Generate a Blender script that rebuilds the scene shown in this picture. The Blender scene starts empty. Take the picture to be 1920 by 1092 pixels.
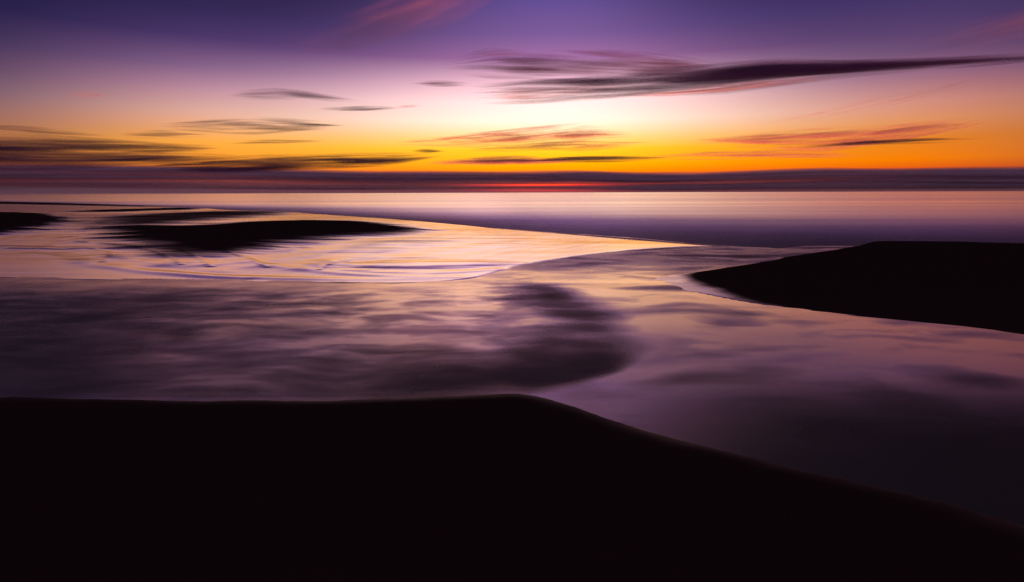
import bpy, math, random
import numpy as np
from mathutils import Matrix, Vector

R = math.radians
sc = bpy.context.scene
COL = sc.collection

# ------------------------------------------------------------------ camera
CAM_H = 2.0
cam_d = bpy.data.cameras.new('camera')
cam_d.sensor_width = 36.0
cam_d.lens = 36.0 * 1067.0 / 1920.0          # about 20 mm
cam_d.clip_start = 0.05
cam_d.clip_end = 400000.0
cam = bpy.data.objects.new('camera', cam_d)
COL.objects.link(cam)
cam.matrix_world = (Matrix.Translation((0, 0, CAM_H)) @
                    Matrix.Rotation(R(90 - 9.81), 4, 'X') @ Matrix.Rotation(R(-0.16), 4, 'Z'))
sc.camera = cam

# ------------------------------------------------------------------ render / exposure
sc.render.engine = 'CYCLES'
sc.view_settings.view_transform = 'Standard'
sc.view_settings.look = 'None'
sc.view_settings.exposure = 0.0
sc.view_settings.gamma = 1.0
sc.view_settings.use_curve_mapping = False
cy = sc.cycles
cy.use_denoising = True
cy.use_adaptive_sampling = True
cy.adaptive_threshold = 0.015
cy.max_bounces = 8
cy.diffuse_bounces = 5
cy.glossy_bounces = 3
cy.transparent_max_bounces = 96
cy.caustics_reflective = False
cy.caustics_refractive = False

# ------------------------------------------------------------------ sun, just below the horizon: it still reaches the higher clouds
SUN_AZ, SUN_EL = 4.0, -0.4
sun_d = bpy.data.lights.new('sun', 'SUN')
sun_d.energy = 5.0
sun_d.angle = R(0.5)
sun_d.color = (1.0, 0.15, 0.07)
sun = bpy.data.objects.new('sun', sun_d)
COL.objects.link(sun)
sdir = Vector((math.sin(R(SUN_AZ)) * math.cos(R(SUN_EL)), math.cos(R(SUN_AZ)) * math.cos(R(SUN_EL)), math.sin(R(SUN_EL))))
sun.rotation_euler = (-sdir).to_track_quat('-Z', 'Y').to_euler()
sun.location = (0, 0, 50)


def lin(c):
    return tuple((v / 255 / 12.92) if v / 255 <= 0.04045 else ((v / 255 + 0.055) / 1.055) ** 2.4 for v in c)


class NT:
    """small helper to wire node trees"""
    def __init__(self, tree):
        self.t = tree
        tree.nodes.clear()

    def n(self, kind, **kw):
        nd = self.t.nodes.new(kind)
        for k, v in kw.items():
            setattr(nd, k, v)
        return nd

    def put(self, sock, v):
        if hasattr(v, 'is_linked') or hasattr(v, 'is_output'):
            self.t.links.new(v, sock)
        else:
            sock.default_value = v

    def m(self, op, a, b=None, c=None, clamp=False):
        nd = self.n('ShaderNodeMath', operation=op, use_clamp=clamp)
        self.put(nd.inputs[0], a)
        if b is not None:
            self.put(nd.inputs[1], b)
        if c is not None:
            self.put(nd.inputs[2], c)
        return nd.outputs[0]

    def ramp(self, fac, stops, interp='LINEAR'):
        nd = self.n('ShaderNodeValToRGB')
        cr = nd.color_ramp
        cr.interpolation = interp
        while len(cr.elements) < len(stops):
            cr.elements.new(0.5)
        for e, (p, c) in zip(cr.elements, stops):
            e.position = p
            e.color = (*c, 1)
        self.put(nd.inputs[0], fac)
        return nd.outputs[0]

    def mix(self, f, a, b, kind='RGBA', blend='MIX'):
        nd = self.n('ShaderNodeMix', data_type=kind, blend_type=blend) if kind == 'RGBA' else self.n('ShaderNodeMix', data_type=kind)
        i = {'RGBA': (6, 7, 2), 'FLOAT': (2, 3, 0)}[kind]
        self.put(nd.inputs[0], f)
        self.put(nd.inputs[i[0]], a)
        self.put(nd.inputs[i[1]], b)
        return nd.outputs[i[2]]

    def smooth(self, v, a, b, lo=0.0, hi=1.0):
        nd = self.n('ShaderNodeMapRange', interpolation_type='SMOOTHSTEP')
        self.put(nd.inputs[0], v)
        nd.inputs[1].default_value = a
        nd.inputs[2].default_value = b
        nd.inputs[3].default_value = lo
        nd.inputs[4].default_value = hi
        return nd.outputs[0]

    def noise(self, vec, scale, detail=4, rough=0.5, stretch=None, dist=0.0):
        if stretch is not None:
            mp = self.n('ShaderNodeMapping')
            self.put(mp.inputs[0], vec)
            mp.inputs[3].default_value = stretch
            vec = mp.outputs[0]
        nd = self.n('ShaderNodeTexNoise')
        self.put(nd.inputs['Vector'], vec)
        nd.inputs['Scale'].default_value = scale
        nd.inputs['Detail'].default_value = detail
        nd.inputs['Roughness'].default_value = rough
        nd.inputs['Distortion'].default_value = dist
        return nd.outputs[0]


# ------------------------------------------------------------------ world: dusk sky
world = bpy.data.worlds.new('World')
sc.world = world
world.use_nodes = True
W = NT(world.node_tree)
tc = W.n('ShaderNodeTexCoord')
sep = W.n('ShaderNodeSeparateXYZ')
W.put(sep.inputs[0], tc.outputs['Generated'])
el = W.m('MULTIPLY', W.m('ARCSINE', sep.outputs[2]), 180 / math.pi)      # elevation, degrees
az = W.m('MULTIPLY', W.m('ARCTAN2', sep.outputs[0], sep.outputs[1]), 180 / math.pi)
u = W.m('POWER', W.m('DIVIDE', W.m('MAXIMUM', el, 0.0), 90.0), 0.5)


def stops(lst, hot=1.0):
    # hot: the brightest band is past what the picture can hold, its red most of all
    return [((e / 90.0) ** 0.5, tuple(v * (hot if (i == 0 and c[0] > 240) else 0.5 * (1 + hot) if min(c) > 180 else 1.0) for i, v in enumerate(lin(c)))) for e, c in lst]


towards = W.ramp(u, stops([(0, (108, 64, 80)), (0.9, (122, 56, 68)), (1.9, (255, 140, 0)), (2.8, (255, 188, 0)), (4.2, (255, 220, 40)),
                           (5.2, (255, 236, 140)), (6.8, (255, 243, 220)), (8.6, (255, 228, 224)), (10.2, (240, 188, 202)), (12.4, (168, 113, 166)),
                           (14.5, (126, 92, 154)), (17.2, (100, 78, 148)), (21, (86, 60, 92)), (27, (60, 41, 58)), (38, (30, 22, 32)), (60, (18, 15, 34)), (90, (10, 9, 24))], 1.4))
beside = W.ramp(u, stops([(0, (92, 58, 70)), (0.9, (90, 52, 62)), (1.8, (225, 84, 20)), (2.6, (245, 122, 0)), (4.2, (226, 122, 36)), (5.7, (220, 136, 88)),
                          (7.0, (204, 128, 112)), (9.1, (142, 93, 122)), (10.8, (103, 71, 112)), (12.9, (82, 60, 107)), (15.3, (62, 48, 100)),
                          (18, (42, 31, 58)), (22, (25, 19, 34)), (27, (16, 13, 23)), (38, (12, 10, 20)), (60, (12, 11, 28)), (90, (10, 9, 24))]))
beside_left = W.ramp(u, stops([(0, (96, 64, 80)), (0.9, (92, 56, 66)), (1.9, (205, 96, 40)), (3.0, (248, 150, 50)), (4.5, (252, 164, 70)), (6.2, (230, 158, 124)),
                               (7.1, (212, 152, 140)), (8.8, (172, 120, 144)), (10.5, (122, 86, 130)), (12.9, (70, 51, 101)), (15, (50, 39, 84)),
                               (18, (36, 28, 56)), (22, (24, 18, 33)), (27, (16, 13, 23)), (38, (12, 10, 20)), (60, (12, 11, 28)), (90, (10, 9, 24))]))
beside = W.mix(W.smooth(az, -10.0, 12.0), beside_left, beside)
aside = W.ramp(u, stops([(0, (88, 62, 76)), (0.9, (74, 50, 62)), (2.2, (150, 80, 52)), (3.6, (166, 101, 66)), (4.8, (153, 97, 80)), (5.9, (136, 91, 95)),
                         (7.4, (101, 75, 100)), (8.8, (76, 56, 90)), (11.0, (49, 39, 76)), (13.0, (28, 26, 66)), (17, (18, 15, 36)),
                         (25, (12, 10, 20)), (38, (10, 9, 17)), (60, (9, 8, 16)), (90, (8, 8, 15))]))
away = W.ramp(u, stops([(0, (132, 98, 124)), (5, (204, 150, 180)), (12, (166, 120, 150)), (25, (50, 39, 66)), (45, (13, 12, 30)), (90, (8, 8, 20))]))
d_az = W.m('ABSOLUTE', W.m('SUBTRACT', az, 4.0))
f0 = W.m('EXPONENT', W.m('MULTIPLY', W.m('POWER', W.m('DIVIDE', d_az, W.m('MULTIPLY', W.smooth(el, 6.0, 18.0, 18.5, 11.5), W.smooth(az, -12.0, 14.0, 1.22, 1.03))), 2.0), -1.0))
f1 = W.smooth(d_az, 29.0, 50.0)
f2 = W.smooth(d_az, 50.0, 140.0)
grad = W.mix(f2, W.mix(f0, W.mix(f1, beside, aside), towards), away)
# the sun's own red glow through the murk just over the horizon
gl_r = W.m('ADD', W.m('POWER', W.m('DIVIDE', d_az, 6.5), 2.0), W.m('POWER', W.m('DIVIDE', W.m('SUBTRACT', el, 0.8), 0.5), 2.0))
glow = W.m('EXPONENT', W.m('MULTIPLY', gl_r, -1.0))
grad = W.mix(glow, grad, (*[1.7 * v for v in lin((255, 64, 40))], 1))
sky = W.n('ShaderNodeTexSky', sky_type='NISHITA')
sky.sun_disc = False
sky.sun_elevation = R(SUN_EL)
sky.sun_rotation = R(SUN_AZ)
sky.altitude = 2
sky.air_density = 1.0
sky.dust_density = 0.4
sky.ozone_density = 3.0
bg1 = W.n('ShaderNodeBackground')
W.put(bg1.inputs[0], grad)
bg1.inputs[1].default_value = 1.0
bg2 = W.n('ShaderNodeBackground')
W.put(bg2.inputs[0], sky.outputs[0])
bg2.inputs[1].default_value = 0.002
add = W.n('ShaderNodeAddShader')
W.put(add.inputs[0], bg1.outputs[0])
W.put(add.inputs[1], bg2.outputs[0])
wo = W.n('ShaderNodeOutputWorld')
W.put(wo.inputs[0], add.outputs[0])
world.cycles.sampling_method = 'MANUAL'
world.cycles.sample_map_resolution = 1024


# ------------------------------------------------------------------ numeric helpers
def sstep(a, b, v):
    t = np.clip((v - a) / (b - a), 0, 1)
    return t * t * (3 - 2 * t)


_rng = np.random.RandomState(7)
_perm = _rng.permutation(512)
_perm = np.concatenate([_perm, _perm])
_ga = _rng.rand(512) * 2 * np.pi
_gx, _gy = np.cos(_ga), np.sin(_ga)


def perlin(x, y):
    xi, yi = np.floor(x).astype(np.int64), np.floor(y).astype(np.int64)
    xf, yf = x - xi, y - yi
    uu, vv = xf ** 3 * (xf * (xf * 6 - 15) + 10), yf ** 3 * (yf * (yf * 6 - 15) + 10)

    def g(ix, iy, dx, dy):
        h = _perm[_perm[ix & 511] + (iy & 511)]
        return _gx[h] * dx + _gy[h] * dy
    a = g(xi, yi, xf, yf)
    b = g(xi + 1, yi, xf - 1, yf)
    c = g(xi, yi + 1, xf, yf - 1)
    d = g(xi + 1, yi + 1, xf - 1, yf - 1)
    return (a + uu * (b - a)) + vv * ((c + uu * (d - c)) - (a + uu * (b - a)))


def fbm(x, y, octs=4, gain=0.5):
    s, amp = 0.0, 1.0
    for k in range(octs):
        s = s + amp * perlin(x * 2 ** k + 17.3 * k, y * 2 ** k - 9.1 * k)
        amp *= gain
    return s


def dist_line(px, py, pts, closed=False):
    d = np.full(px.shape, 1e9)
    n = len(pts)
    for i in range(n if closed else n - 1):
        ax, ay = pts[i]
        bx, by = pts[(i + 1) % n]
        dx, dy = bx - ax, by - ay
        t = np.clip(((px - ax) * dx + (py - ay) * dy) / (dx * dx + dy * dy + 1e-12), 0, 1)
        d = np.minimum(d, np.hypot(px - ax - t * dx, py - ay - t * dy))
    return d


def inside(px, py, pts):
    r = np.zeros(px.shape, bool)
    n = len(pts)
    for i in range(n):
        ax, ay = pts[i]
        bx, by = pts[(i + 1) % n]
        if ay == by:
            continue
        r ^= ((ay > py) != (by > py)) & (px < (bx - ax) * (py - ay) / (by - ay) + ax)
    return r


def near_only(fn, px, py, pts, far, margin, *a):
    """evaluate fn only within margin of the outline's box; far elsewhere"""
    q = np.array(pts)
    k = (px > q[:, 0].min() - margin) & (px < q[:, 0].max() + margin) & (py > q[:, 1].min() - margin) & (py < q[:, 1].max() + margin)
    out = np.full(px.shape, far, dtype=float)
    if k.any():
        out[k] = fn(px[k], py[k], pts, *a)
    return out


def sdf(px, py, pts):
    d = dist_line(px, py, pts, True)
    return np.where(inside(px, py, pts), d, -d)


def chaikin(pts, n=2, closed=False):
    p = [np.array(q, float) for q in pts]
    for _ in range(n):
        out = [] if closed else [p[0]]
        m = len(p)
        for i in range(m if closed else m - 1):
            a, b = p[i], p[(i + 1) % m]
            out += [a * .75 + b * .25, a * .25 + b * .75]
        if not closed:
            out.append(p[-1])
        p = out
    return [tuple(q) for q in p]


# ------------------------------------------------------------------ plan of the beach, metres, +Y out to sea
SHORE = [(-860, 660), (-394.57, 338.91), (-138.23, 147.94), (-69.81, 99.2), (-38.93, 72.41), (-22.24, 57.08), (-10.86, 44.97), (-7.48, 40.28),
         (-2.55, 34.3), (1.14, 30.15), (4.08, 27.19), (6.01, 24.64), (7.18, 22.51), (8.39, 21.27), (9.59, 20.41)]
FLATNEAR = [(-60, 17.5), (-22.27, 15.12), (-17.05, 14.31), (-12.35, 13.58), (-10.13, 13.2), (-8.18, 13.08), (-6.23, 12.89), (-4.34, 12.7),
            (-2.49, 12.51), (-1.09, 12.8), (-0.26, 13.98), (0.6, 15.86), (2.37, 17.99), (4.47, 19.79), (6.74, 21.11), (8.61, 20.84)]
FORE = [(-40, 6.4), (-8.51, 5.56), (-6.79, 5.48), (-5.12, 5.43), (-4.57, 5.41), (-3.73, 5.34), (-2.66, 5.3), (-1.67, 5.31), (-0.96, 5.39), (-0.43, 5.46),
        (-0.11, 5.51), (0.13, 5.49), (0.46, 5.24), (0.77, 4.9), (1.17, 4.52), (1.53, 4.26), (1.95, 3.98), (2.4, 3.72), (2.78, 3.47), (3.11, 3.16),
        (3.34, 2.83), (5, 0), (9, -12), (30, -60), (-60, -60)]
SPITNEAR = [(2.87, 12.88), (3.10, 12.4), (3.43, 11.84), (3.96, 10.95), (4.45, 10.13), (4.98, 9.64), (5.59, 9.12), (6.17, 8.68), (6.69, 8.28), (7.24, 7.82),
            (7.93, 7.19), (8.79, 6.26), (14, 1), (40, -30)]
SPITFAR = [(2.87, 12.88), (3.46, 13.44), (4.0, 13.85), (4.75, 14.34), (6.51, 15.69), (7.96, 16.91), (8.38, 17.46), (10.2, 18.71), (12.11, 20.18), (12.98, 20.37), (14.89, 19.85),
           (17.05, 18.93), (19.74, 18.45), (24.24, 17.93), (80, 15)]
BARS = {
    'A': [(-21.33, 31.75), (-18.59, 31.63), (-16.85, 33.47), (-15.31, 37.37), (-12.92, 38.56), (-9.35, 35.85), (-6.09, 31.09), (-6.78, 27.91),
          (-8.64, 25.67), (-9.8, 22.74), (-10.24, 20.58), (-10.43, 19.83), (-12.36, 21.25), (-15.06, 23.65), (-18.18, 26.64)],
    'B': [(-32.09, 45.1), (-32.14, 52.42), (-29.61, 59.07), (-24.11, 60.0), (-20.09, 54.08), (-21.08, 44.44), (-21.05, 37.04), (-21.97, 32.71), (-25.12, 35.46)],
    'C': [(-46.45, 58.86), (-46.2, 65.51), (-43.67, 71.36), (-39.37, 73.22), (-35.13, 66.45), (-37.55, 61.3), (-40.25, 55.55)],
    'D': [(-209.08, 194.91), (-131.46, 148.01), (-85.43, 113.92), (-56.08, 89.01), (-38.66, 73.15), (-48.41, 79.13), (-67.8, 90.35), (-98.29, 110.57), (-144.78, 134.85)],
    'G': [(-4.93, 16.35), (-3.2, 16.97), (-1.28, 17.06), (-0.46, 16.51), (-1.59, 15.33), (-2.78, 14.71), (-4.04, 15.27)],
    'H': [(-8.64, 25.67), (-6.09, 31.09), (-1.55, 27.71), (0.68, 23.92), (-1.19, 21.13), (-3.62, 19.29), (-5.97, 18.68), (-8.32, 20.14)],
    'E': [(-56.29, 54.1), (-52.2, 55.09), (-46.75, 54.7), (-41.96, 51.9), (-35.11, 44.4), (-29.71, 36.85), (-26.47, 31.51), (-25.14, 28.62), (-25.04, 26.25), (-26.01, 24.81), (-40, 26), (-60, 40)],
}
RIPPLES = [[(-18.72, 21.23), (-16.57, 20.76), (-15.87, 21.15), (-14.23, 19.93), (-13.07, 18.54), (-12.17, 16.78)],
           [(-18.13, 23.75), (-14.19, 21.3), (-11.68, 18.82), (-9.41, 16.08)], [(-11.76, 19.87), (-10.16, 18.15), (-8.37, 15.71)],
           [(-10.43, 19.83), (-8.84, 18.43), (-6.75, 15.56)], [(-5.09, 14.97), (-5.25, 15.99), (-4.89, 16.74)]]
FLOW = [[(-27.35, 38.64), (-21.56, 28.48), (-18.81, 23.77), (-17.04, 20.39), (-13.51, 17.08), (-10.18, 15.19), (-7.38, 13.93), (-4.52, 13.26), (-2.02, 13.3)],
        [(-35.84, 45.33), (-26.55, 31.97), (-22.21, 25.25), (-19.59, 20.46)],
        [(-16.74, 24.5), (-11.98, 20.25), (-8.74, 17.52), (-5.7, 15.09), (-3.41, 13.85), (-1.28, 13.55)],
        [(-9.77, 19.63), (-6.59, 16.65), (-4.18, 14.74), (-2.13, 14.11), (-0.42, 14.98)],
        [(-7.07, 22.19), (-8.09, 20.52), (-7.92, 18.73), (-6.47, 17.18), (-4.78, 16.35)],
        [(-15.47, 20.34), (-11.93, 17.6), (-9.0, 15.38), (-6.44, 14.19)],
        [(-19.92, 22.12), (-15.21, 18.59), (-11.31, 15.77), (-8.43, 14.14), (-6.38, 13.47)]]
FLAT = chaikin(FLATNEAR, 2) + [(9.59, 20.41)] + chaikin(SHORE, 2)[::-1] + [(-900, 300)]
SPIT = chaikin(SPITNEAR, 2) + SPITFAR[::-1]
FORE_S = chaikin(FORE, 2, True)


def ground_z(x, y):
    r = np.hypot(x, y)
    z = np.full(x.shape, -0.35) + 0.03 * fbm(x * 0.3, y * 0.3)
    # tidal flat
    sf = sdf(x, y, FLAT)
    sea_d = dist_line(x, y, SHORE)
    near_d = dist_line(x, y, FLATNEAR)
    far = sstep(0.8, 1.2, near_d / (sea_d + 1e-3))
    w = (0.10 + 0.012 * r) * (1 + 2.5 * sstep(-3, 0, x) * (1 - sstep(30, 60, r)))
    wob = 0.05 * fbm(x * 0.9, y * 0.9, 3) * (1 - far)
    t = sstep(-1.6, 0.5, (sf + wob) / w)
    sa = near_only(sdf, x, y, chaikin(BARS['A'], 2, True), -30, 30)
    swirl = fbm(sa * 0.55 + 0.4 * fbm(x * 0.15, y * 0.15, 2), (x - y) * 0.05, 3, 0.5)
    table = -0.010 * np.clip(near_d, 0, 4) + 0.011 * np.clip(near_d - 6, 0, 15)      # a shallow runnel, then a rise to the shore
    lvl = table + 0.009 + 0.026 * sstep(0, 5, sf) + 0.012 * fbm(x * 0.10 + 3, y * 0.26, 3) + 0.011 * swirl * sstep(0.2, 3, sf)
    z = z + (lvl - z) * t
    # sand bars standing on the flat
    for k, (hh, ww, off) in {'A': (0.19, 4.2, 1.1), 'B': (0.100, 6.0, 3.0), 'C': (0.13, 4.0, 1.0), 'D': (0.20, 9.0, 2.0), 'E': (0.35, 4.0, -0.3),
                         'G': (0.034, 1.3, 0.3), 'H': (0.042, 4.5, 0.5)}.items():
        sd = near_only(sdf, x, y, chaikin(BARS[k], 2, True), -99, 14) + off
        st = 0.6 * fbm(x * 0.16, y * 0.35, 3) + 1.0 * fbm(x * 0.12 + 5, y * 0.9, 3)
        z = z + hh * sstep(-0.5 * ww, ww, sd + st) * t
    for k, fl in enumerate(FLOW):
        d = near_only(dist_line, x, y, chaikin(fl, 3), 99, 3)
        amp = 0.016 * np.clip(0.5 + 1.5 * fbm(x * 0.25 + 3 * k, y * 0.25, 2), 0, 1.3)
        z = z + amp * (np.exp(-(d / 0.30) ** 2) - 0.35 * np.exp(-(d / 0.9) ** 2)) * t
    for rp in RIPPLES:
        d = near_only(dist_line, x, y, chaikin(rp, 2), 99, 2) + 0.05 * fbm(x * 1.3, y * 1.3, 3)
        d2 = near_only(dist_line, x, y, chaikin([(px - 0.45, py + 0.35) for px, py in rp], 2), 99, 3)
        z = z + (0.013 * np.exp(-(np.maximum(d, 0) / 0.09) ** 2) + 0.022 * np.exp(-(d2 / 0.55) ** 2)) * t
    # spit on the far right
    k = x > 2.0
    ins = np.zeros(x.shape, bool)
    zs = np.full(x.shape, -9.0)
    xk, yk = x[k], y[k]
    ink = inside(xk, yk, SPIT)
    dn, df = dist_line(xk, yk, chaikin(SPITNEAR, 2)), dist_line(xk, yk, SPITFAR)
    hm = np.interp(xk, [2.8, 3.7, 4.75, 6.5, 7.9, 8.4, 10.2, 11.8, 12.4, 15, 60], [0.006, 0.014, 0.07, 0.12, 0.14, 0.18, 0.22, 0.27, 0.34, 0.35, 0.5])
    up = 0.35 * sstep(-0.1, 1.1, dn) + 0.65 * sstep(0.0, 4.5, dn)
    zk = np.where(ink, hm * up * sstep(-0.25, 0.9, df), -np.minimum(dn, df) * 0.25)
    zk = zk + np.where(ink, 0.012 * fbm(xk * 0.5, yk * 0.9, 4) * sstep(0, 1.5, dn), 0)
    ins[k] = ink
    zs[k] = zk
    z = np.where(ins | (zs > z), np.maximum(z, zs), z)
    # bank in the foreground
    k = (y < 9.0) & (r < 80)
    sb = np.full(x.shape, -9.0)
    sb[k] = sdf(x[k], y[k], FORE_S) + 0.035 * fbm(x[k] * 1.1, y[k] * 1.1, 5, 0.55)
    sb[(r >= 80) & (y < 0)] = 5.0
    zb = np.where(sb > 0, 0.10 * (1 - np.exp(-np.maximum(sb, 0) / 0.9)) + 0.065 * np.maximum(sb, 0), sb * 0.3)
    zb = np.minimum(zb, 0.55 + 0.02 * sb)
    zb = zb + sstep(0.1, 1.2, sb) * (0.016 * fbm(x * 0.8, y * 1.4, 4) + 0.006 * fbm(x * 2.6 + 0.8 * fbm(x * 0.7, y * 0.7, 2), y * 6.5, 3))
    z = np.where(zb > z, zb, z)
    return z, sf, ins, sb, z - table * t + np.where(ins, 0.035 * sstep(3.7, 5.2, x), 0)


def polar(az_list, r_list):
    A, RR = np.meshgrid(np.radians(az_list), r_list)
    return RR * np.sin(A), RR * np.cos(A)


def grid_faces(nr, na):
    i = np.arange(nr - 1)[:, None] * na + np.arange(na - 1)[None, :]
    return np.stack([i, i + 1, i + 1 + na, i + na], -1).reshape(-1, 4)      # clockwise in plan, flipped below


def mesh_obj(name, co, faces, mat, attr=None, smooth=True):
    used, inv = np.unique(faces.ravel(), return_inverse=True)
    co = co[used]
    faces = inv.reshape(faces.shape)[:, ::-1]
    me = bpy.data.meshes.new(name)
    me.vertices.add(len(co))
    me.vertices.foreach_set('co', co.astype(np.float32).ravel())
    k = faces.shape[1]
    me.loops.add(faces.size)
    me.loops.foreach_set('vertex_index', faces.ravel().astype(np.int32))
    me.polygons.add(len(faces))
    me.polygons.foreach_set('loop_start', np.arange(0, faces.size, k, dtype=np.int32))
    me.polygons.foreach_set('loop_total', np.full(len(faces), k, dtype=np.int32))
    me.update(calc_edges=True)
    me.polygons.foreach_set('use_smooth', np.full(len(faces), smooth))
    if attr:
        for an, av in attr.items():
            a = me.attributes.new(an, 'FLOAT', 'POINT')
            a.data.foreach_set('value', av[used].astype(np.float32))
    me.materials.append(mat)
    o = bpy.data.objects.new(name, me)
    COL.objects.link(o)
    return o


def tag(o, label, cat=None, kind=None, group=None):
    o['label'] = label
    if cat:
        o['category'] = cat
    if kind:
        o['kind'] = kind
    if group:
        o['group'] = group


# ------------------------------------------------------------------ materials
def new_mat(name):
    m = bpy.data.materials.new(name)
    m.use_nodes = True
    return m, NT(m.node_tree)


def sand_material(name, wet_lo, wet_hi, wet_ior, wet_rough, wet_noise, gain=1.0):
    """dark fine sand; close to the water table it carries a film of water"""
    m, t = new_mat(name)
    geo = t.n('ShaderNodeNewGeometry')
    pos = geo.outputs['Position']
    above = t.n('ShaderNodeAttribute', attribute_name='above_water_table').outputs['Fac']
    n1 = t.noise(pos, 1.0, 5, 0.6, (0.35, 1.6, 0.0))
    n2 = t.noise(pos, 1.0, 4, 0.55, (0.06, 0.75, 0.0), 0.5)
    zz = t.m('ADD', above, t.m('ADD', t.m('MULTIPLY', t.m('SUBTRACT', n1, 0.5), wet_noise), t.m('MULTIPLY', t.m('SUBTRACT', n2, 0.5), wet_noise * 1.6)))
    wet = t.smooth(zz, wet_lo, wet_hi, 1.0, 0.0)
    grain = t.noise(pos, 260.0, 3, 0.6)
    grain2 = t.noise(pos, 14.0, 4, 0.6)
    base = t.mix(grain, (0.056, 0.042, 0.039, 1), (0.155, 0.112, 0.100, 1))
    base = t.mix(t.m('MULTIPLY', grain2, 0.5), base, (0.066, 0.050, 0.046, 1))
    dif = t.n('ShaderNodeBsdfDiffuse')
    t.put(dif.inputs['Color'], base)
    bump = t.n('ShaderNodeBump')
    bump.inputs['Strength'].default_value = 0.8
    bump.inputs['Distance'].default_value = 0.012
    t.put(bump.inputs['Height'], t.noise(pos, 30.0, 5, 0.65, (0.6, 1.0, 1.0)))
    t.put(dif.inputs['Normal'], bump.outputs[0])
    gl = t.n('ShaderNodeBsdfGlossy')
    gl.inputs['Color'].default_value = (1, 0.94, 0.99, 1)
    rr = t.m('ADD', wet_rough, t.m('MULTIPLY', t.m('SUBTRACT', n1, 0.5), 0.12))
    rr = t.m('ADD', rr, t.m('MULTIPLY', t.m('SUBTRACT', 1.0, wet), 0.25))
    t.put(gl.inputs['Roughness'], rr)
    fr = t.n('ShaderNodeFresnel')
    fr.inputs['IOR'].default_value = wet_ior
    mx = t.n('ShaderNodeMixShader')
    t.put(mx.inputs[0], t.m('MULTIPLY', t.m('MULTIPLY', fr.outputs[0], gain, clamp=True), wet))
    t.put(mx.inputs[1], dif.outputs[0])
    t.put(mx.inputs[2], gl.outputs[0])
    out = t.n('ShaderNodeOutputMaterial')
    t.put(out.inputs[0], mx.outputs[0])
    return m


def water_material(name, ior, rough_lo, rough_hi, scale, stretch, attr, tint=(1, 1, 1, 1), swell=None, power=1.0, gain=1.0):
    """murky water; where attr is high the surface is choppier. swell = slope of the wave faces rolling in, calm and choppy"""
    m, t = new_mat(name)
    geo = t.n('ShaderNodeNewGeometry')
    pos = geo.outputs['Position']
    n1 = t.noise(pos, scale, 4, 0.55, stretch, 0.3)
    an = t.n('ShaderNodeAttribute', attribute_name=attr)
    k = t.m('ADD', t.m('MULTIPLY', t.smooth(n1, 0.3, 0.7), 0.25), t.m('MULTIPLY', an.outputs['Fac'], 0.9), clamp=True)
    rough = t.m('ADD', rough_lo, t.m('MULTIPLY', k, rough_hi - rough_lo))
    dif = t.n('ShaderNodeBsdfDiffuse')
    dif.inputs['Color'].default_value = (0.030, 0.024, 0.026, 1)
    gl = t.n('ShaderNodeBsdfGlossy')
    gl.inputs['Color'].default_value = tint
    t.put(gl.inputs['Roughness'], rough)
    fr = t.n('ShaderNodeFresnel')
    fr.inputs['IOR'].default_value = ior
    if swell:
        sl = t.m('ADD', swell[0], t.m('MULTIPLY', an.outputs['Fac'], swell[1] - swell[0]))
        sl = t.m('MULTIPLY', sl, t.m('ADD', 0.7, t.m('MULTIPLY', n1, 0.6)))
        cb = t.n('ShaderNodeCombineXYZ')
        t.put(cb.inputs[0], t.m('MULTIPLY', sl, -0.25))
        t.put(cb.inputs[1], t.m('MULTIPLY', sl, -1.0))
        cb.inputs[2].default_value = 1.0
        vn = t.n('ShaderNodeVectorMath', operation='NORMALIZE')
        t.put(vn.inputs[0], cb.outputs[0])
        t.put(gl.inputs['Normal'], vn.outputs[0])
        t.put(fr.inputs['Normal'], vn.outputs[0])
    mx = t.n('ShaderNodeMixShader')
    t.put(mx.inputs[0], t.m('MULTIPLY', t.m('POWER', fr.outputs[0], power), gain, clamp=True))
    t.put(mx.inputs[1], dif.outputs[0])
    t.put(mx.inputs[2], gl.outputs[0])
    out = t.n('ShaderNodeOutputMaterial')
    t.put(out.inputs[0], mx.outputs[0])
    return m


M_SAND = sand_material('dark_sand', -0.02, 0.05, 1.33, 0.4, 0.04, 0.11)
M_SPIT = sand_material('spit_sand', 0.004, 0.036, 2.0, 0.2, 0.02, 1.4)
M_FLAT = sand_material('wet_sand_flat', 0.056, 0.145, 2.0, 0.14, 0.038, 2.1)
M_STREAM = water_material('stream_water', 2.0, 0.16, 0.38, 0.8, (0.5, 1.2, 1.0), 'chop', (1.0, 0.85, 0.66, 1), (-0.018, 0.25), 1.3, 2.4)
M_SEA = water_material('sea_water', 1.8, 0.14, 0.32, 1.0, (0.003, 0.045, 1.0), 'chop', (1, 0.90, 0.88, 1), (0.050, 0.19), 0.8, 1.2)

# ------------------------------------------------------------------ the sand, one height field split into its landforms
az_d = np.concatenate([np.linspace(-180, -56, 60)[:-1], np.linspace(-56, 56, 820), np.linspace(56, 180, 60)[1:]])
r_d = np.concatenate([[0.02, 0.4, 0.8, 1.2], np.geomspace(1.5, 12, 200)[:-1], np.geomspace(12, 45, 560)[:-1], np.geomspace(45, 520, 170)])
gx, gy = polar(az_d, r_d)
gz, sf, ins_spit, sb, g_above = ground_z(gx.ravel(), gy.ravel())
gco = np.stack([gx.ravel(), gy.ravel(), gz], -1)
gf = grid_faces(len(r_d), len(az_d))
cx, cyy = gco[gf][:, :, 0].mean(1), gco[gf][:, :, 1].mean(1)
part = np.zeros(len(gf), int)                          # 0 bed
part[sf[gf].mean(1) > -0.6] = 1                        # flat
for i, k in enumerate('ABCDE'):
    part[inside(cx, cyy, chaikin(BARS[k], 2, True)) & (part == 1)] = 10 + i
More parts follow.
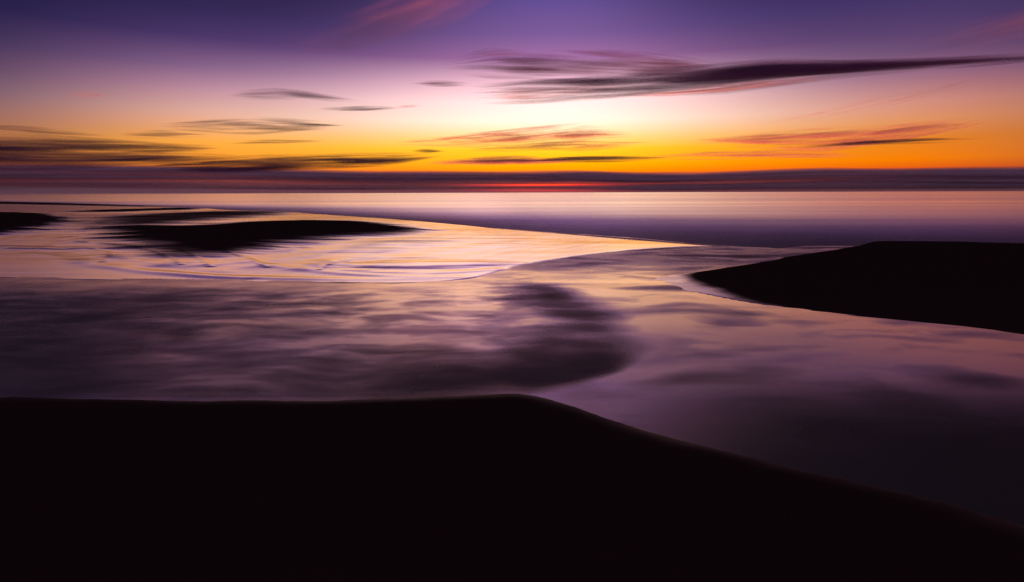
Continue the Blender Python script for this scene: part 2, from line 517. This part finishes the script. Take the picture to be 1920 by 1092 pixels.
part[inside(cx, cyy, SPIT) | ((dist_line(cx, cyy, SPIT, True) < 0.5) & (part == 0))] = 2
part[sb[gf].mean(1) > -0.35] = 3
for pid, nm, mat, lab in [
        (0, 'stream_bed', M_SAND, 'dark sand bed under the stream and the sea'),
        (1, 'tidal_flat', M_FLAT, 'wet shining sand flat between the stream and the sea'),
        (2, 'sand_spit', M_SPIT, 'black sand spit on the right, tapering to a bright wet tip'),
        (3, 'sandbank', M_SAND, 'dark sandbank filling the foreground'),
        (10, 'sandbar', M_FLAT, 'long black lens-shaped sandbar in the middle of the wet flat'),
        (11, 'sandbar', M_FLAT, 'brown streaked low sandbar behind the black lens-shaped one'),
        (12, 'sandbar', M_FLAT, 'thin dark sandbar near the far edge of the flat'),
        (13, 'sandbar', M_FLAT, 'far low ridge of dark sand along the sea at the left'),
        (14, 'sandbar', M_FLAT, 'black sand mound at the left edge beside the shining channel')]:
    o = mesh_obj(nm, gco, gf[part == pid], mat, {'above_water_table': g_above})
    tag(o, lab, kind='structure')

# ------------------------------------------------------------------ stream
az_s = np.linspace(-60, 60, 820)
r_s = np.geomspace(2.2, 34, 420)
sx, sy = polar(az_s, r_s)
sx, sy = sx.ravel(), sy.ravel()
tz, tsf, tins, tsb, t_above = ground_z(sx, sy)
FRONT = chaikin([(0.13, 5.49), (0.56, 5.75), (1.0, 6.04), (1.25, 6.33), (1.42, 7.2), (1.45, 8.2), (1.45, 9.4), (1.25, 11.0), (0.75, 12.6), (0.3, 13.8)], 2)
left_poly = FRONT + [(-60, 14), (-60, 5)]
sl = sdf(sx, sy, left_poly)
soft = 0.14 + 0.5 * sstep(6.0, 7.6, sy)
rough_w = sstep(-1, 1, sl / soft)
wx = sx + 0.45 * fbm(sx * 0.6, sy * 0.6, 2)
wy = sy + 0.35 * fbm(sx * 0.5 + 9, sy * 0.5, 2)
dfr = np.where(sl > 0, dist_line(sx, sy, FRONT), 0.0)
sw = dfr - 0.15 + 0.45 * fbm(wx * 0.5, wy * 1.0, 3)
core = np.exp(-(np.maximum(sw, 0) / (0.85 + 0.5 * sstep(8.2, 6.2, sy))) ** 1.5) * rough_w * sstep(5.1, 6.0, sy) * (1 - sstep(11.2, 13.4, wy))
core = core * np.clip(0.8 + 0.8 * fbm(wx * 0.45 + 4, wy * 0.6, 3, 0.5), 0.0, 1.1)
blot = fbm(wx * 0.8, wy * 1.9, 4, 0.55)
h = 0.016 * fbm(wx * 0.75, wy * 1.7, 3, 0.45) * (0.12 + 0.88 * rough_w)
h += 0.012 * fbm(wx * 0.30, wy * 0.55, 2) * (1 - 0.5 * rough_w)
h += 0.010 * np.exp(-(sl / 0.14) ** 2) * sstep(5.3, 5.8, sy) * (1 - sstep(6.3, 7.4, sy))
chop = np.clip(0.06 * rough_w + 0.9 * core + 0.40 * sstep(-2.0, -7, sx) * rough_w + blot * (0.13 + 0.15 * rough_w) + 0.32 * sstep(12.5, 17.0, sy)
               + 0.5 * np.clip(fbm(wx * 0.35 + 2, wy * 0.8, 2), 0, 1) * (1 - rough_w), 0, 1)
chop = np.clip(chop + 0.65 * sstep(6.2, 3.5, sy) * sstep(0.8, 3.4, sx), 0, 1)
chop = chop * (1 - 0.65 * sstep(10.6, 12.6, sy) * (1 - sstep(-1.5, 0.3, sx)))
sco = np.stack([sx, sy, h], -1)
sfc = grid_faces(len(r_s), len(az_s))
shore_poly = [(-900, 690)] + SHORE + [(11.0, 21.3), (200, 21.3), (200, -200), (-900, -200)]
keep = (tz[sfc].min(1) < 0.05) & (tsf[sfc].min(1) < 0.25) & inside(sco[sfc][:, :, 0].mean(1), sco[sfc][:, :, 1].mean(1), shore_poly)
stream = mesh_obj('stream', sco, sfc[keep], M_STREAM, {'chop': chop})
tag(stream, 'stream of violet water winding across the beach', kind='structure')

# ------------------------------------------------------------------ sea
az_w = np.concatenate([np.linspace(-180, -60, 30)[:-1], np.linspace(-60, 60, 360), np.linspace(60, 180, 30)[1:]])
r_w = np.geomspace(14, 150000, 420)
wx_, wy_ = polar(az_w, r_w)
wx_, wy_ = wx_.ravel(), wy_.ravel()
ds = dist_line(wx_, wy_, SHORE + [(14, 21.5), (60, 18), (300, 10)])
chop = 0.45 * np.exp(-(ds / 7.0)) + 0.55 * np.exp(-(ds / 15.0) ** 1.3) + 0.10 * fbm(wx_ * 0.012, wy_ * 0.12, 3) * np.exp(-ds / 150.0)
hs = np.full(wx_.shape, -0.17) + 0.02 * fbm(wx_ * 0.05, wy_ * 0.25, 3) * (1 - sstep(100, 400, np.hypot(wx_, wy_)))
wco = np.stack([wx_, wy_, hs], -1)
sea = mesh_obj('sea', wco, grid_faces(len(r_w), len(az_w)), M_SEA, {'chop': np.clip(chop, 0, 1)})
tag(sea, 'smooth pink and violet sea reaching to the horizon', kind='structure')


# ------------------------------------------------------------------ clouds
def cloud_material(name, col, opacity, streak=0.6, trans=0.6):
    m, t = new_mat(name)
    at = t.n('ShaderNodeAttribute', attribute_name='wispiness')
    geo = t.n('ShaderNodeNewGeometry')
    nz = t.noise(geo.outputs['Position'], 0.0014, 4, 0.55, (0.3, 0.3, 5.0), 0.5)
    a = t.m('MULTIPLY', at.outputs['Fac'], t.mix(streak, 1.0, t.smooth(nz, 0.35, 0.65), 'FLOAT'))
    a = t.m('MULTIPLY', a, opacity, clamp=True)
    d = t.n('ShaderNodeBsdfDiffuse')
    d.inputs['Color'].default_value = (*col, 1)
    tr = t.n('ShaderNodeBsdfTranslucent')
    tr.inputs['Color'].default_value = (*col, 1)
    ms = t.n('ShaderNodeMixShader')
    ms.inputs[0].default_value = trans
    t.put(ms.inputs[1], d.outputs[0])
    t.put(ms.inputs[2], tr.outputs[0])
    tp = t.n('ShaderNodeBsdfTransparent')
    mx = t.n('ShaderNodeMixShader')
    t.put(mx.inputs[0], a)
    t.put(mx.inputs[1], tp.outputs[0])
    t.put(mx.inputs[2], ms.outputs[0])
    out = t.n('ShaderNodeOutputMaterial')
    t.put(out.inputs[0], mx.outputs[0])
    return m


MC_DARK = cloud_material('dark_cloud', (0.36, 0.20, 0.44), 0.36, 0.75, 0.3)
MC_THIN = cloud_material('thin_cloud', (0.46, 0.30, 0.52), 0.24, 0.85, 0.4)
MC_LIT = cloud_material('sunlit_cloud', (0.85, 0.82, 0.82), 0.34, 0.85, 0.8)
MC_VEIL = cloud_material('cloud_veil', (0.85, 0.82, 0.82), 0.055, 0.6, 0.8)
MC_BANK = cloud_material('bank_cloud', (0.90, 0.86, 0.98), 0.72, 0.1, 0.4)


def sph(a, e, rad):
    """point at azimuth a, elevation e (degrees) and ground distance rad (metres) from the beach"""
    a, e = np.radians(a), np.radians(e)
    return np.stack([rad * np.sin(a), rad * np.cos(a), CAM_H + rad * np.tan(e)], -1)


def wisps(name, spec, mat, label, cat='cloud', na=18, ns=10):
    """one cloud: a body of long tapering wisps. spec = list of (azimuths, elevations, half height, distance, depth ratio)"""
    cos, fs, den = [], [], []
    base = 0
    tt = np.linspace(0, 1, na)
    for (azs, els, hh, rad, dr) in spec:
        taper = np.sin(np.pi * tt) ** 0.7
        A = np.interp(tt, np.linspace(0, 1, len(azs)), azs)
        E_ = np.interp(tt, np.linspace(0, 1, len(els)), els)
        c = sph(A, E_, np.full(na, rad))
        tang = np.gradient(c, axis=0)
        tang /= np.linalg.norm(tang, axis=1)[:, None]
        outw = np.cross(tang, np.array([0, 0, 1.0]))
        outw /= np.linalg.norm(outw, axis=1)[:, None]
        upv = np.cross(outw, tang)
        half = rad * np.radians(hh) * (0.06 + 0.94 * taper)
        for k in range(ns):
            th = 2 * np.pi * k / ns
            q = c + upv * (half * math.sin(th))[:, None] + outw * (half * dr * math.cos(th))[:, None]
            cos.append(q)
            den.append(taper ** 1.4 * (1 - abs(math.sin(th))) ** 1.1)
        idx = base + np.arange(ns)[:, None] * na + np.arange(na)[None, :]
        for k in range(ns):
            k2 = (k + 1) % ns
            fs.append(np.stack([idx[k, :-1], idx[k, 1:], idx[k2, 1:], idx[k2, :-1]], -1))
        base += na * ns
    o = mesh_obj(name, np.concatenate(cos), np.concatenate(fs), mat, {'wispiness': np.concatenate(den)})
    tag(o, label, cat)
    return o


def fill(pts, n, rad, seed, lmin=0.25, lmax=0.7, thin=(0.25, 0.6), depth=0.08, dr=3.0, slope=0.0):
    """scatter n wisps through an envelope: pts = (azimuth, elevation, half height) along the cloud"""
    rnd = random.Random(seed)
    n = int(n * 1.5)
    if n < 16:
        depth = 0.004
    thin = (thin[0] * 0.7, thin[1] * 1.05)
    a = np.array([p[0] for p in pts]); e = np.array([p[1] for p in pts]); hh = np.array([p[2] for p in pts])
    span = a[-1] - a[0]
    out = []
    for i in range(n):
        L = span * rnd.uniform(lmin, lmax)
        c = rnd.uniform(a[0] + L * 0.45, a[-1] - L * 0.45)
        t = np.linspace(c - L / 2, c + L / 2, 7)
        v = max(-1.3, min(1.3, rnd.gauss(0, 0.6)))
        h_here = np.interp(t, a, hh)
        ee = np.interp(t, a, e) + v * h_here + (slope + rnd.gauss(0, 0.012)) * (t - c)
        hw = max(0.03, float(np.interp(c, a, hh)) * rnd.uniform(*thin))
        if i == 0 and n < 16:                                   # a small cloud has one wisp running its whole length
            t = np.linspace(a[0], a[-1], 7)
            ee = np.interp(t, a, e)
            hw = float(hh.max()) * 0.8
        out.append((list(t), list(ee), hw, rad * (1 + rnd.uniform(-depth, depth)), dr))
    return out


# the long dark cloud
wisps('cloud', fill([(-4, 9.7, .25), (2, 9.95, .5), (9.7, 9.95, .8), (15, 10.05, .95), (20, 10.2, 1.0), (24, 10.3, .8), (29.7, 10.0, .38), (35, 9.75, .3), (41, 9.4, .2), (47, 8.9, .1)],
                    70, 9000, 1, .15, .42, (.2, .5)) + fill([(9, 10.2, .1), (15, 10.25, .3), (20, 10.35, .5), (25, 10.4, .35), (33, 9.95, .2), (40, 9.5, .12), (45, 9.1, .05)], 22, 9000, 31, .4, .8, (.5, .9)),
      MC_DARK, 'long dark purple cloud stretched across the upper right sky')
wisps('cloud', fill([(-7, 11.6, .25), (-2, 12.0, .9), (4.6, 11.9, 1.1), (12, 11.4, .95), (20, 10.9, .35)], 64, 9600, 2, .2, .5, (.12, .35)),
      MC_THIN, 'feathery violet veil of cloud above the left end of the long dark cloud')
wisps('cloud', fill([(-4, 8.4, .15), (2, 8.7, .35), (9.7, 9.1, .4), (17, 9.4, .15), (24, 9.7, .1)], 20, 9300, 3, .25, .6, (.2, .45)),
      MC_THIN, 'thin violet streak just below the long dark cloud')
wisps('cloud', fill([(-4, 9.05, .2), (1, 9.2, .4), (8, 9.5, .4), (14, 9.6, .1)], 12, 19000, 33, .3, .6, (.25, .5)),
      MC_LIT, 'rosy wisps glowing under the left end of the long dark cloud')
wisps('cloud', fill([(-26, 8.35, .1), (-21.5, 8.7, .45), (-17.9, 8.65, .35), (-14, 8.4, .1)], 20, 9500, 4, .3, .6, (.2, .45)),
      MC_THIN, 'small purple wisp alone in the left sky')
wisps('cloud', fill([(-18.5, 7.55, .08), (-13.6, 7.75, .2), (-10.5, 7.95, .06)], 9, 9800, 5, .4, .8, (.4, .8)), MC_THIN, 'thin dark dash of cloud with a yellow tail')
wisps('cloud', fill([(-11.5, 7.9, .06), (-10, 8.05, .15), (-8.3, 8.2, .06)], 8, 21000, 35, .7, .95, (.4, .8)), MC_VEIL, 'little bright wisp at the end of a thin dark dash')
wisps('cloud', fill([(-31.5, 5.45, .2), (-23.5, 5.85, .65), (-15.5, 6.1, .2)], 44, 11500, 6, .22, .5, (.12, .32)), MC_THIN, 'feathery brown streaks above the orange band at left')
wisps('cloud', fill([(-34.5, 4.75, .12), (-31, 4.85, .35), (-27, 5.0, .12)], 12, 12000, 7, .35, .8, (.22, .45)), MC_THIN, 'short brown streak left of the feathery ones')
wisps('cloud', fill([(-52, 3.2, .3), (-43, 3.5, .5), (-38, 3.7, .5), (-33, 3.75, .4), (-26, 3.95, .1)], 40, 14000, 8, .25, .55, (.25, .55)),
      MC_DARK, 'dark cloud bar low at the left edge')
wisps('cloud', fill([(-55, 2.4, .4), (-43, 2.5, .55), (-36, 2.6, .5), (-31, 2.95, .5), (-23, 3.25, .12)], 48, 18000, 9, .25, .55, (.25, .55)),
      MC_DARK, 'dark cloud bar under the one at the left edge')
wisps('cloud', fill([(-33, 2.2, .3), (-24, 2.6, .5), (-18, 2.85, .55), (-12, 3.1, .45), (-6.5, 3.6, .1)], 54, 20000, 10, .25, .55, (.22, .5)),
      MC_DARK, 'broad dark cloud bar rising to the right over the horizon bank')
wisps('cloud', fill([(0, 3.0, .1), (5, 3.14, .22), (10, 3.2, .26), (15.5, 3.2, .08)], 16, 17000, 11, .4, .8, (.4, .8)),
      MC_DARK, 'slim purple cloud bar low over the centre')
wisps('cloud', fill([(-9, 2.85, .1), (-3, 3.0, .3), (3, 3.1, .3), (8, 3.2, .1)], 26, 34000, 34, .4, .8, (.4, .8)),
      MC_LIT, 'slim red streak low over the centre, left of the purple bar')
wisps('cloud', fill([(-12, 4.75, .12), (-3, 5.1, .55), (7.3, 5.7, .65), (13, 5.4, .25)], 56, 30000, 12, .22, .55, (.12, .3), slope=.03),
      MC_LIT, 'orange red wisps glowing above the centre of the horizon')
wisps('cloud', fill([(17, 4.9, .1), (23, 4.6, .5), (28, 4.35, .75), (33, 4.6, .6), (39, 5.2, .25)], 46, 36000, 13, .25, .55, (.2, .45), slope=.03),
      MC_LIT, 'orange red wisps low in the right sky')
wisps('cloud', fill([(21, 6.1, .1), (27, 6.5, .3), (33, 7.2, .4), (40, 8.2, .3)], 14, 22000, 36, .3, .6, (.2, .5), slope=.08),
      MC_VEIL, 'pale pink wisps between the long dark cloud and the orange wisps at right')
wisps('cloud', fill([(26, 3.95, .05), (31, 4.05, .16), (35.4, 4.05, .2), (39, 3.9, .05)], 11, 13500, 14, .4, .8, (.4, .8)), MC_DARK, 'thin dark dash under the orange wisps at right')
wisps('cloud', fill([(-20, 13.2, .7), (-15, 14.2, 1.1), (-10.4, 15.3, 1.2), (-4, 17.3, 1.0), (3, 20, .8)], 22, 8000, 15, .3, .7, (.4, .9), slope=.12),
      MC_VEIL, 'faint rosy veil slanting up to the top edge')
wisps('cloud', fill([(32, 11.0, .4), (38, 11.6, 1.0), (46, 12.4, .8), (52, 13, .3)], 16, 8200, 16, .3, .7, (.4, .8), slope=.08), MC_VEIL, 'dim red veil in the upper right corner')
wisps('cloud', fill([(-37.2, 7.4, .1), (-35.6, 7.62, .22), (-34, 7.8, .1)], 8, 20000, 17, .6, .9, (.5, .8)), MC_VEIL, 'tiny pink tuft high at the left')
wisps('cloud', fill([(-10, 10.1, .08), (-6.5, 10.2, .2), (-3.5, 10.2, .08)], 8, 9200, 18, .5, .9, (.4, .7)), MC_THIN, 'faint violet dash left of the long dark cloud')
wisps('cloud', fill([(-27, 4.3, .08), (-22, 4.6, .18), (-17, 4.8, .08)], 11, 12800, 19, .35, .7, (.4, .7)), MC_THIN, 'hair-thin brown streak in the orange band at left')
wisps('cloud', fill([(-10, 4.0, .08), (-8.3, 4.0, .2), (-6.3, 4.0, .06)], 8, 13200, 20, .5, .9, (.4, .7)), MC_THIN, 'small dark dash left of the yellow glow')
wisps('cloud', fill([(-6, 4.1, .1), (0, 4.3, .3), (7, 4.5, .35), (14, 4.6, .1)], 22, 23500, 51, .25, .6, (.2, .5)),
      MC_LIT, 'thin red streaks between the orange wisps and the slim purple bar over the centre')
wisps('cloud', fill([(12, 3.3, .1), (18, 3.4, .3), (25, 3.3, .3), (32, 3.0, .1)], 20, 30000, 52, .3, .6, (.2, .5)),
      MC_LIT, 'thin red streaks just above the horizon bank at right')
wisps('cloud', fill([(8, 9.1, .1), (15, 9.0, .25), (22, 9.3, .25), (30, 9.5, .1)], 16, 19500, 53, .3, .6, (.25, .5)),
      MC_LIT, 'rosy streaks along the underside of the long dark cloud')
wisps('cloud', fill([(-45, 4.6, .1), (-40, 4.7, .2), (-34, 4.6, .08)], 10, 12600, 54, .4, .8, (.3, .6)),
      MC_THIN, 'thin brown streak above the dark bar at the left edge')
# the bank along the horizon
rnd = random.Random(40)
spec = []
BA = [-180, -90, -60, -44, -41, -27, -13.4, -5.7, 2, 7.4, 11.5, 22, 28.4, 34, 41.4, 60, 90, 180]
BE = [1.6, 1.8, 2.1, 2.15, 2.2, 2.3, 2.05, 2.1, 2.12, 2.12, 1.86, 1.98, 2.15, 1.95, 1.7, 1.7, 1.8, 1.6]
for i in range(230):
    L = rnd.uniform(14, 40)
    c = rnd.uniform(-90, 90)
    t = np.linspace(c - L / 2, c + L / 2, 9)
    hh = rnd.uniform(.18, .45)
    top = np.interp(t, BA, BE)
    v = rnd.uniform(0.12, 1.0) ** 0.75
    if c - L / 2 < 7 and c + L / 2 > -2 and abs(v * 1.9 - 0.8) < 0.22:      # a gap where the glow breaks through
        hh *= 0.3
        if rnd.random() < 0.75:
            continue
    spec.append((list(t), list(v * (top - hh * .55)), hh, 40000 * (1 + rnd.uniform(-.06, .06)), 2.0))
wisps('cloud_bank', spec, MC_BANK, 'dusky purple cloud bank lying along the whole horizon', 'cloud bank', na=22, ns=10)
